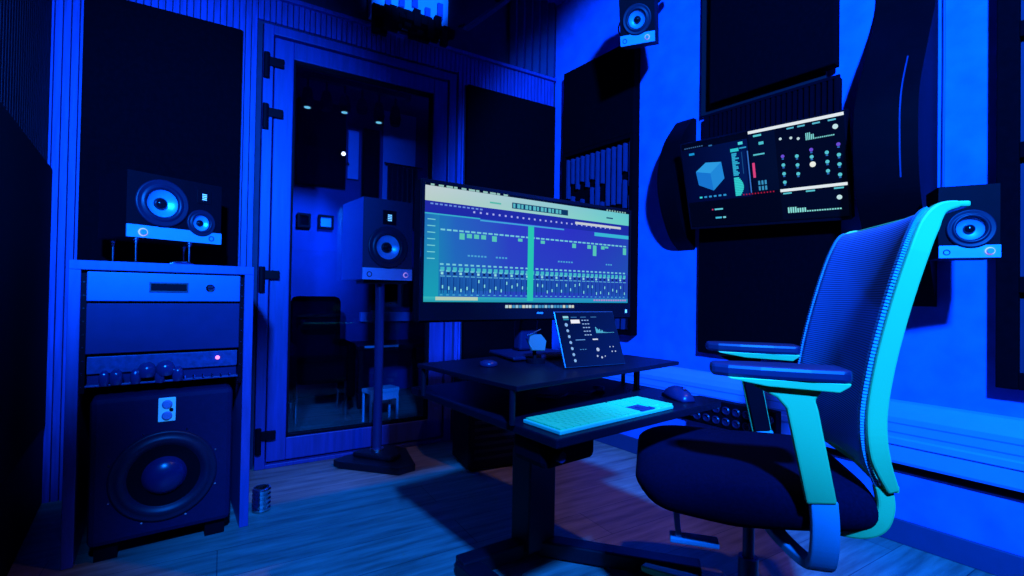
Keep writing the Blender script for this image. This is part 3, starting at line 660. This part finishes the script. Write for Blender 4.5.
# ------------------------------------------------------------------ sit-stand desk
DY = R_(38.0); DFL = Vector((.096, .979, 0)); DW, DD, DZT = .645, .66, .585
def D(u, v, z=0): return DFL+Vector((math.cos(DY), math.sin(DY), 0))*u+Vector((-math.sin(DY), math.cos(DY), 0))*v+Vector((0, 0, z))
desk = thing('standing_desk', 'small black height-adjustable desk carrying the keyboard and raised shelf', 'desk', D(.40, .53), DY)
def dl(u, v): return (u-.40, v-.53)
x0, y0 = dl(0, 0); x1, y1 = dl(DW, DD)
obj('tabletop', box(new(), x0, x1, y0, y1, DZT-.02, DZT), M_desk, desk, bev=.003)
obj('support_frame', box(new(), x0+.12, x1-.12, y0+.18, y1-.08, DZT-.05, DZT-.02), M_blackmetal, desk, bev=.004)
obj('column', box(new(), -.05, .05, -.04, .04, .30, DZT-.04), M_blackmetal, desk, bev=.006)
obj('column_sleeve', box(new(), -.058, .058, -.048, .048, .03, .36), M_blackmetal, desk, bev=.006)
cx_, cy_ = D(.40, .53).x, D(.40, .53).y
def toloc(p): v = Vector((p[0]-cx_, p[1]-cy_)); return (v.x*math.cos(DY)+v.y*math.sin(DY), -v.x*math.sin(DY)+v.y*math.cos(DY))
for (px, py), nm in (((.60, 1.50), 'foot'), ((-.15, 1.50), 'foot')):
    e = toloc((px, py)); b = new(); sweep(b, [(0, 0, .035), (e[0], e[1], .03)], .05, .06, Vector((0, 0, 1))) ; obj(nm, b, M_blackmetal, desk, bev=.006)
e = toloc((-.13, 1.51)); b = new(); box(b, e[0]-.03, e[0]+.04, e[1]-.14, e[1]+.02, 0, .045); obj('foot_end', b, M_blackmetal, desk, bev=.006)
bx, by = dl(.045, .09); b = new(); box(b, bx-.03, bx+.13, by-.04, by+.08, DZT-.085, DZT-.022); mb = obj('control_box', b, M_black, desk, bev=.016)
bx, by = dl(.05, .06); obj('height_knob', cyl(new(), (bx, by-.012, DZT-.055), .012, .014, 'y', 16), M_mouse, desk)
# raised shelf on posts
SZ = .675
shelf = thing('monitor_shelf', 'thin black raised shelf on slim posts standing on the desk', 'shelf', D(0.0, .12, 0), R_(41.5))
obj('shelf_board', box(new(), -.01, .685, 0, .43, SZ-.012, SZ), M_desk, shelf, bev=.002)
for x, y in ((-.005, .02), (.59, .09), (.625, .12), (.64, .18), (.0, .41), (.3, .41)):
    obj('post', cyl(new(), (x, y, DZT), .007, SZ-.012-DZT, seg=14), M_blackmetal, shelf)

# keyboard
KB = thing('keyboard', 'full-size pale keyboard glowing turquoise at the front edge of the desk', 'keyboard', (.106, 1.008, DZT), R_(38.6))
obj('base_plate', box(new(), 0, .415, 0, .122, 0.0, .009), M_keybase, KB, bev=.002)
b = new(); b2 = new()
ux = .415/22.6
def key(bb, x, y, w_=1, h_=1): box(bb, .004+x*ux+.0012, .004+(x+w_)*ux-.0012, .004+y*.019+.001, .004+(y+h_)*.019-.001, .009, .0125)
for r in range(6):
    y = r; hk = 1
    if r == 0: xs = [(0, 1), (1, 1.2), (2.2, 1.2), (3.4, 1.4), (4.8, 4.9), (9.7, 1.4), (11.1, 1.4), (12.5, 1.2), (13.7, 1.3)]
    elif r == 5: xs = [(i*1.153, 1.153) for i in range(13)]
    else: off = (0, 2.2, 1.8, 1.5, 1.0)[r]; n = 11 if r == 1 else 12; xs = [(0, off)]+[(off+i, 1) for i in range(n-1)]; last = off+n-1; xs.append((last, 15-last))
    for x, w_ in xs: key(b, x, y, w_)
    for i in range(3):
        if (r in (1,) and i == 1) or r == 0: key(b2, 15.35+i, r)
        elif r in (4, 5, 3) and r != 1: key(b, 15.35+i, r)
    for i in range(4):
        if not (r == 0 and i == 1): key(b, 18.6+i*.99, y, .97)
obj('keycaps', b, M_key, KB); obj('arrow_keys', b2, M_keydark, KB)
b = new(); box(b, .004+15.3*ux, .004+18.4*ux, .025, .060, .0092, .0098); obj('key_gap', b, M_keydark, KB)

# mouse
b = new(); n1 = 12; n2 = 8; rings = []
ms = thing('computer_mouse', 'dark blue curved mouse on the desk to the right of the keyboard', 'mouse', D(.565, .09, DZT), R_(38-25))
for i in range(n1+1):
    a = i/n1; y = -.058+.116*a; hh = .036*math.sin(PI*min(1, .06+a*.92))**.6; ww = .033*math.sin(PI*(.08+a*.84))**.45
    rings.append([b.verts.new((ww*math.cos(PI*k/n2), y, .001+hh*math.sin(PI*k/n2))) for k in range(n2+1)])
for A, B in zip(rings[:-1], rings[1:]):
    for k in range(n2): b.faces.new((A[k], A[k+1], B[k+1], B[k]))
    b.faces.new((A[0], B[0], B[-1], A[-1]))
b.faces.new(rings[0]); b.faces.new(rings[-1][::-1])
obj('shell', b, M_mouse, ms, smooth=True)
obj('scroll_wheel', cyl(new(), (-.004, -.03, .029), .008, .008, 'x', 16), M_chrome, ms)

# tablet leaning on its stand
TB = thing('tablet', 'tablet with slim silver edge leaning on the shelf below the wide monitor', 'tablet', (.245, 1.372, SZ+.004), 0, rot=(-.42, 0, R_(29)))
TW, TH = .218, .165
TB.rotation_euler = (-.42, .0, R_(29))
TB.rotation_euler = Matrix.Rotation(R_(29), 3, 'Z').to_euler()
body = new(); tx = Matrix.Rotation(-.38, 4, 'X')
box(body, -TW/2, TW/2, 0, .006, 0, TH); ob = obj('casing', body, mat('tablet_metal', (.05, .08, .12), .35, metal=.5, noise=.1), TB, bev=.002); ob.rotation_euler = (-.38, 0, 0)
s = Scr(TW-.006, TH-.006)
s.quad(0, 0, 1, 1, (lin(6, 22, 70), lin(8, 30, 100), lin(8, 24, 80), lin(3, 8, 26)), 0)
s.quad(.11, .075, .20, .115, lin(150, 225, 235), 1); s.quad(.11, .13, .20, .15, lin(40, 150, 180), 1)
for u in (.24, .40, .58): s.quad(u, .09, u+.10, .105, lin(60, 120, 180), 1)
for i, v in enumerate((.24, .35, .46, .57, .68, .79, .90)): s.disc(.14+.004*i, v, .028 if i != 0 else .034, lin(140, 190, 245), 1)
s.quad(.225, .145, .375, .215, lin(250, 250, 255), 1)
for i in range(5):
    v = .15+i*.07
    for k in range(3): s.quad(.41+k*.045, v, .41+k*.045+.03, v+.018, lin(150, 190, 240), 1)
for i in range(16): hh = .11*math.exp(-i*.35)+.006+.03*(i in (3, 5)); s.quad(.62+i*.02, .41-hh, .636+i*.02, .41, lin(90, 200, 235), 1)
s.quad(.24, .52, .40, .535, lin(100, 160, 230), 1); s.quad(.53, .515, .62, .54, lin(220, 230, 250), 1)
for u, v, r in ((.58, .72, .035), (.55, .84, .018), (.62, .87, .02), (.68, .85, .012), (.80, .68, .012), (.86, .68, .012), (.82, .77, .014), (.88, .77, .014)): s.disc(u, v, r, lin(190, 210, 245), 1)
for u in (.28, .32, .36): s.quad(u, .70, u+.025, .712, lin(80, 150, 220), 1)
so = s.build('screen_image', TB); so.location = (0, -.0005, .003); so.rotation_euler = (-.38, 0, 0)
b = new(); prism(b, [(.004, 0), (.11, 0), (.055, .105), (.045, .105), (.085, .006), (.004, .006)], -.03, .03, 'x'); obj('rear_stand', b, M_blackmetal, TB)
# little device and puck on the shelf
t = thing('charging_dock', 'small dock with tilted turquoise face on the shelf left of the tablet', 'dock', (.075, 1.44, SZ), R_(28))
b = new(); cyl(b, (0, 0, 0), .028, .012, seg=24); tube(b, [(0, .006, .01), (0, .012, .05)], .006, 10); obj('dock_base', b, M_black, t)
b = new(); prism(b, [(-.03, -.012), (-.018, -.03), (.024, -.026), (.034, .006), (.018, .026), (-.02, .02)], -.006, 0, 'y'); p = obj('lit_face', b, mat('dock_face', (.01, .08, .09), .3, emit=(.03, .3, .36), estr=.15), t, bev=.001); p.location = (.0, 0, .062); p.rotation_euler = (-.5, .15, 0)
b = new(); tube(b, [(-.04, -.01, .075), (-.025, -.014, .04), (-.012, -.012, .04)], .0022, 6); tube(b, [(-.04, -.01, .085), (-.01, 0, .09), (.015, 0, .10)], .0022, 6); obj('wire_holder', b, M_chrome, t)
t = thing('round_puck', 'small round black puck near the left end of the raised shelf', 'puck', (-.063, 1.36, SZ), 0)
obj('puck_body', lathe(new(), [(0, 0), (.024, 0), (.026, .004), (.024, .012), (.012, .017), (0, .018)], seg=28), M_mouse, t, smooth=True)
# cable on desk under the shelf
t = thing('desk_cables', 'dark cables curling on the desk under the raised shelf', 'cable', D(.33, .30, DZT), DY)
b = new(); tube(b, smoothpts([(-.1, .03, .005), (-.05, -.02, .006), (0, .0, .006), (.04, -.03, .008), (.09, -.02, .006)], 5), .005, 8)
lathe(b, [(0, 0), (.018, 0), (.018, .014), (0, .016)], (.12, -.01, 0), 'z', 16); obj('cables', b, M_cable, t, smooth=True)

# black equipment case under the desk
t = thing('equipment_case', 'low black equipment case on the floor behind the desk column', 'case', (-.05, 2.53, 0), R_(25))
obj('case_body', box(new(), -.21, .21, -.10, .16, 0.012, .44), M_black, t, bev=.01)
for sx in (-.17, .17):
    for y in (-.07, .12): obj('foot', cyl(new(), (sx, y, 0), .015, .013, seg=12), M_black, t)
obj('front_grille', (lambda b: ([box(b, -.18, .18, -.104, -.1, .06+k*.035, .075+k*.035) for k in range(10)], b)[1])(new()), M_blackmetal, t)

# ------------------------------------------------------------------ the office chair
CH = thing('office_chair', 'office chair with blue mesh back, turquoise frame and black seat at the desk', 'chair', (.624, 1.253, 0), R_(74))
# seat: rounded cushion built from a grid
def seat_bm():
    b = new(); nx, ny = 14, 16; top = []; bot = []
    for j in range(ny+1):
        v = j/ny; y = -.215+v*.50; rt = []; rb = []
        for i in range(nx+1):
            u = -1+2*i/nx
            hw = .245*(1-.10*abs(2*v-1)**3)*(1-.22*max(0, (v-.82)/.18)**3)
            cr = (1-abs(u)**6)**.5; fy = 1-max(0, (v-.72)/.28)**2.6*.75 if v > .72 else 1.0
            by = 1-max(0, (.12-v)/.12)**2*.4
            z1 = .450+.045*cr*fy*by-.012*(1-u*u)*(1-abs(2*v-1)); z0 = .400-.012*cr+.02*(1-by)+.035*max(0, (v-.88)/.12)**2-.02*(max(0, 1-abs(v-.55)/.45))
            rt.append(b.verts.new((u*hw, y, z1))); rb.append(b.verts.new((u*hw*.97, y*.99, z0)))
        top.append(rt); bot.append(rb)
    for j in range(ny):
        for i in range(nx):
            b.faces.new((top[j][i], top[j][i+1], top[j+1][i+1], top[j+1][i])); b.faces.new((bot[j][i], bot[j+1][i], bot[j+1][i+1], bot[j][i+1]))
    for j in range(ny):
        b.faces.new((top[j][0], top[j+1][0], bot[j+1][0], bot[j][0])); b.faces.new((top[j][nx], bot[j][nx], bot[j+1][nx], top[j+1][nx]))
    for i in range(nx):
        b.faces.new((top[0][i], bot[0][i], bot[0][i+1], top[0][i+1])); b.faces.new((top[ny][i], top[ny][i+1], bot[ny][i+1], bot[ny][i]))
    return b
obj('seat', seat_bm(), M_seat, CH, smooth=True, sub=1)
obj('seat_pan', box(new(), -.15, .15, -.16, .14, .365, .40), M_black, CH, bev=.02)
obj('tilt_mechanism', box(new(), -.07, .07, -.12, .10, .33, .372), M_black, CH, bev=.012)
prof_back = [(-.318, 1.072), (-.285, 1.062), (-.262, 1.02), (-.238, .945), (-.212, .845), (-.190, .74), (-.178, .64), (-.186, .56), (-.215, .49)]
pb = [(p.x, p.y) for p in smoothpts([(a, c_, 0) for a, c_ in prof_back], 5)]
bw = .228
def halfw(z):  # back narrows a little towards the bottom
    k = max(0, (.62-z)/.14); return bw-.02*k*k-.008*max(0, (z-.98)/.1)
# mesh membrane, bowed backwards in the middle
b = new(); rows = []; nu = 18
for y, z in pb[2:]:
    row = []
    for i in range(nu+1):
        u = -1+2*i/nu; hw = halfw(z)-.004
        row.append(b.verts.new((u*hw, y+.012-.028*(1-u*u), z)))
    rows.append(row)
for A, B in zip(rows[:-1], rows[1:]):
    for i in range(nu): b.faces.new((A[i], A[i+1], B[i+1], B[i]))
net = obj('mesh_back', b, M_net, CH, smooth=True); sm = net.modifiers.new('thickness', 'SOLIDIFY'); sm.thickness = .003
for sx in (-1, 1):
    b = new(); pts = [(sx*(halfw(z)+.004), y-.012, z) for y, z in pb]
    n = len(pts); wd = [.010 if i < 6 else .013 for i in range(n)]; tk = [.012+.024*min(1, i/9) if i < n-6 else .036-.003*(i-(n-6)) for i in range(n)]
    fr = obj('back_stile', sweep(b, pts, .020, tk), M_mint, CH, bev=.004)
    b = new(); pts = [(sx*(halfw(z)-.006), y+.010, z) for y, z in pb[4:]]
    n = len(pts); 
    for i in range(n-1):
        p, q = Vector(pts[i]), Vector(pts[i+1])
        for k in range(3):
            a = p.lerp(q, k/3); c2 = p.lerp(q, k/3+.2); sweep(b, [a, c2], .014, .008)
    obj('mesh_edge_binding', b, M_blueplastic, fr)
b = new(); rb = []
topc = [(-bw-.004, pb[0][0]-.012, pb[0][1]), (bw+.004, pb[0][0]-.012, pb[0][1])]
sweep(b, [topc[0], (0, pb[0][0]-.03, pb[0][1]), topc[1]], .035, .012, Vector((0, 1, 0))); obj('top_rail', b, M_mint, CH, bev=.004)
b = new(); y, z = pb[-1]; sweep(b, [(-halfw(z)-.004, y-.01, z+.004), (0, y-.03, z), (halfw(z)+.004, y-.01, z+.004)], .03, .016, Vector((0, 1, 0))); obj('bottom_rail', b, M_mint, CH, bev=.004)
for sx in (-1, 1):
    b = new(); pts = smoothpts([(sx*.205, -.212, .50), (sx*.205, -.218, .455), (sx*.205, -.205, .415), (sx*.20, -.17, .397), (sx*.18, -.12, .392)], 5)
    obj('back_support', sweep(b, pts, .022, .032), M_mint, CH, bev=.005)
def arm(sx):
    # pad
    b = new(); n = 10; tp = []; 
    out = [(-.043, -.125), (-.046, -.06), (-.043, .03), (-.034, .09), (-.018, .122), (.018, .122), (.034, .09), (.043, .03), (.046, -.06), (.043, -.125), (.03, -.138), (-.03, -.138)]
    yo = 0 if sx < 0 else -.045; X = Matrix.Translation((sx*.25, .004+yo, .724)); prism(b, out, -.010, .017, 'z', X=X); pad = obj('armrest_pad', b, M_armpad, CH, bev=.008)
    b = new(); X2 = Matrix.Translation((sx*.25, yo, 0)); prism(b, [(-.128, .715), (-.126, .709), (-.108, .696), (.02, .700), (.09, .711), (.096, .715)], -.040, .040, 'x', X=X2); obj('armrest_tray', b, M_mint, CH, bev=.003)
    xo = sx*.262
    b = new(); prism(b, [(.045, .698), (-.085, .698), (-.070, .676), (-.076, .655), (-.110, .472), (-.056, .466), (-.018, .655), (.0, .676)][::1], xo-.003 if sx > 0 else xo-.014, xo+.014 if sx > 0 else xo+.003, 'x'); obj('arm_post', b, M_mint, CH, bev=.004)
    b = new(); prism(b, [(.040, .697), (-.08, .697), (-.067, .674), (-.072, .655), (-.105, .478), (-.061, .472), (-.023, .655), (-.004, .676)], xo-.014 if sx > 0 else xo+.003, xo-.003 if sx > 0 else xo+.014, 'x'); obj('post_shade_shell', b, M_black, CH, bev=.002)  # black inner face stands in for shade on the inside of the post
    b = new(); pts = smoothpts([(xo, -.088, .475), (xo, -.092, .42), (xo, -.09, .365), (xo-sx*.012, -.085, .335), (xo-sx*.05, -.07, .325), (sx*.14, -.04, .335), (sx*.06, -.02, .348)], 5)
    bb = new(); 
    rings = []
    sweep(bb, [p for p in pts], [.050 if i < 16 else .036 for i in range(len(pts))], .02, Vector((0, 1, 0))); b.free(); obj('arm_bracket', bb, M_blueplastic, CH, bev=.004)
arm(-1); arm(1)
obj('gas_column', (lambda b: (cyl(b, (0, 0, .18), .014, .16, seg=24), cyl(b, (0, 0, .07), .024, .14, seg=24), b)[-1])(new()), mat('column_steel', (.02, .06, .15), .35, metal=.3, noise=.05), CH)
b = new(); sweep(b, [(.16, .05, .385), (.175, .10, .355), (.18, .15, .325)], .02, .012); 
b = new(); sweep(b, [(-.14, .185, .40), (-.14, .185, .35), (-.14, .18, .305)], .03, .014); prism(b, [(-.16, .09), (-.12, .09), (-.12, .2), (-.16, .2)], .292, .305, 'z'); obj('adjust_lever', b, M_blueplastic, CH, bev=.003)
for k in range(5):
    a = 2*PI*k/5-.192; d = Vector((math.cos(a), math.sin(a), 0)); b = new()
    sweep(b, [d*.02+Vector((0, 0, .085)), d*.16+Vector((0, 0, .08)), d*.30+Vector((0, 0, .06))], [.05, .04, .03], [.03, .026, .018], Vector((-d.y, d.x, 0)))
    lg = obj('base_leg', b, M_mint, CH, bev=.004)
    b = new(); X = Matrix.Translation(d*.29+Vector((0, 0, .027)))@Matrix.Rotation(a, 4, 'Z')
    for sy in (-.022, .008): lathe(b, [(0, 0), (.024, 0), (.027, .003), (.027, .011), (.024, .014), (0, .014)], (0, 0, 0), 'z', 20, X=X@Matrix.Translation((0, sy, 0))@Matrix.Rotation(-PI/2, 4, 'X'))
    box(b, -.012, .012, -.009, .009, .0, .03, X=X); obj('caster', b, M_black, lg)

# ------------------------------------------------------------------ things in the booth, seen through the door
def B(s, d, z=0): return L(s, -d, z)
def boothbox(name, label, cat, s0, s1, z0, z1, d0, d1, m, part='panel_face', bev=.004):
    c = (s0+s1)/2; t = thing(name, label, cat, B(c, d1, z0), YL); obj(part, box(new(), s0-c, s1-c, d0-d1, 0, 0, z1-z0), m, t, bev=bev)
    b = new(); frame_rect(b, s0-c-.006, s1-c+.006, -.006, z1-z0+.006, .012, -.014, 0); obj('backing_frame', b, M_foamedge, t)
    return t
boothbox('acoustic_panel', 'big black panel on the far booth wall, upper left through the door glass', 'acoustic panel', -1.43, -1.05, 1.75, 2.45, 1.56, 1.619, M_foam)
boothbox('acoustic_panel', 'narrow black panel behind the white lamp, seen through the upper door glass', 'acoustic panel', -.90, -.76, 1.5, 2.3, 1.57, 1.619, M_foam)
t = thing('booth_curtain', 'dark pleated curtain seen through the upper right of the door glass', 'curtain', B(-.56, 1.52, 1.45), YL)
b = new(); p = []
for i in range(33): p.append((-.14+i*.00875, .025*math.sin(i*1.25)))
prism(b, p+[(q[0], q[1]+.008) for q in p[::-1]], 0, .55, 'z'); obj('cloth', b, M_cab, t)
obj('curtain_rail', cyl(new(), (-.17, 0, .56), .008, .34, 'x', 12), M_chrome, t)
for lab, s0, s1 in (('small framed picture with dark centre, left one through the door glass', -1.41, -1.31), ('small framed picture with pale square centre, right one through the door glass', -1.25, -1.13)):
    c = (s0+s1)/2; t = thing('picture_frame', lab, 'picture', B(c, 1.60, 1.40), YL)
    b = new(); frame_rect(b, s0-c, s1-c, 0, .115, .018, -.015, .018); obj('frame', b, M_black, t)
    obj('picture', box(new(), s0-c+.018, s1-c-.018, 0, .016, .018, .097), M_foam if 'dark' in lab else M_trunk, t)
t = thing('spot_lamp', 'tiny white glowing lamp hanging in the booth, seen through the door glass', 'lamp', B(-1.14, 1.2, 1.93), YL)
obj('bulb', lathe(new(), [(0, 0), (.012, .004), (.016, .014), (.010, .028), (0, .03)], seg=16), mat('bulb_glow', (1, 1, 1), .3, emit=(.85, .9, 1), estr=3), t, smooth=True)
b = new(); tube(b, [(0, 0, .03), (0, 0, ZC-1.93)], .003, 6); obj('cord', b, M_black, t)
t = thing('booth_trunking', 'pale trunking low on the far booth wall seen beside the speaker pole', 'trunking', B(-.3, 1.55, .62), YL)
obj('trunking_body', box(new(), -.6, .6, 0, .069, 0, .08), M_trunk, t, bev=.004)
for sx in (-.5, .4): obj('wall_clip', box(new(), sx, sx+.02, .0, .069, -.015, .095), M_white, t)
boothbox('booth_window', 'dark glazed window on the far booth wall, right of the speaker pole', 'window', -.52, -.18, .75, 1.02, 1.58, 1.619, M_blackgloss)
boothbox('booth_window', 'dark glazed window on the far booth wall, left of the speaker pole', 'window', -.78, -.57, .78, 1.1, 1.58, 1.619, M_blackgloss)
# dark armchair in the booth
t = thing('booth_armchair', 'dark armchair blurred behind the left part of the door glass', 'armchair', B(-1.33, .95), YL)
obj('backrest', box(new(), -.17, .17, .10, .20, .30, .84), M_foam, t, bev=.04)
obj('seat', box(new(), -.16, .16, -.18, .12, .25, .40), M_foam, t, bev=.03)
for sx in (-1, 1): obj('armrest', box(new(), sx*.19-.03, sx*.19+.03, -.17, .18, .14, .52), M_foam, t, bev=.02)
for sx in (-.16, .16):
    for y in (-.14, .14): obj('leg', cyl(new(), (sx, y, 0), .012, .26, seg=10), M_chrome, t)
# stool
t = thing('white_stool', 'small white bench with thin legs behind the lower door glass', 'stool', B(-.98, .62), YL+.25)
obj('seat', box(new(), -.11, .11, -.06, .06, .20, .225), M_white, t, bev=.003)
obj('apron', box(new(), -.10, .10, -.055, -.045, .15, .2), M_white, t)
for sx in (-.1, .1):
    for y in (-.05, .05): obj('leg', box(new(), sx-.006, sx+.006, y-.006, y+.006, 0, .2), M_white, t)
t = thing('mixer_table', 'dark low table with bright front edge seen through the door glass', 'table', B(-.80, 1.2), YL)
obj('tabletop', box(new(), -.25, .35, -.2, .2, .44, .47), M_desk, t, bev=.003)
obj('bright_edge', box(new(), -.2, .06, -.204, -.2, .455, .472), M_white, t)
for sx in (-.22, .32):
    for y in (-.17, .17): obj('leg', box(new(), sx-.015, sx+.015, y-.015, y+.015, 0, .44), M_blackmetal, t)

t = thing('booth_reflection_board', 'pale narrow board added as a bright reflection patch right of the big black panel', 'reflection board', B(-.982, 1.619, 1.85), YL)  # pale board put in for a bright reflection in the door glass
obj('reflection_board_face', box(new(), -.04, .05, -.02, 0, 0, .42), M_trunk, t, bev=.003); obj('reflection_board_edge', box(new(), -.045, .055, -.012, 0, -.008, 0), M_foamedge, t)
t = thing('booth_reflection_board', 'pale wide board added as a bright reflection patch behind the curtain, upper right', 'reflection board', B(-.62, 1.619, 1.5), YL)  # second added board, its pale colour imitates reflected light
obj('reflection_board_face', box(new(), -.10, .2, -.02, 0, 0, 1.0), M_trunk, t, bev=.003); obj('reflection_board_edge', box(new(), -.11, .21, -.012, 0, -.012, 0), M_foamedge, t)
t = thing('ceiling_rig', 'cluster of dark fittings under the booth ceiling behind the door top', 'light rig', B(-1.15, 1.1, 2.35), YL)
obj('rig_bar', box(new(), -.45, .5, -.03, .03, .08, .12), M_blackmetal, t, bev=.004)
random.seed(21)
for i in range(7):
    x = -.4+i*.13; hgt = random.uniform(.08, .16)
    f = obj('fitting', lathe(new(), [(0, -hgt), (.035, -hgt), (.045, -hgt*.6), (.03, 0), (.008, .02), (.008, .09), (0, .09)], (x, 0, 0), seg=18), M_black, t)
    if i % 2: obj('fitting_lens', cyl(new(), (x, 0, -hgt-.004), .022, .004, seg=16), M_led, f)
for sx in (-.35, .4): obj('hanger', cyl(new(), (sx, 0, .12), .006, ZC-2.35-.12, seg=8), M_blackmetal, t)
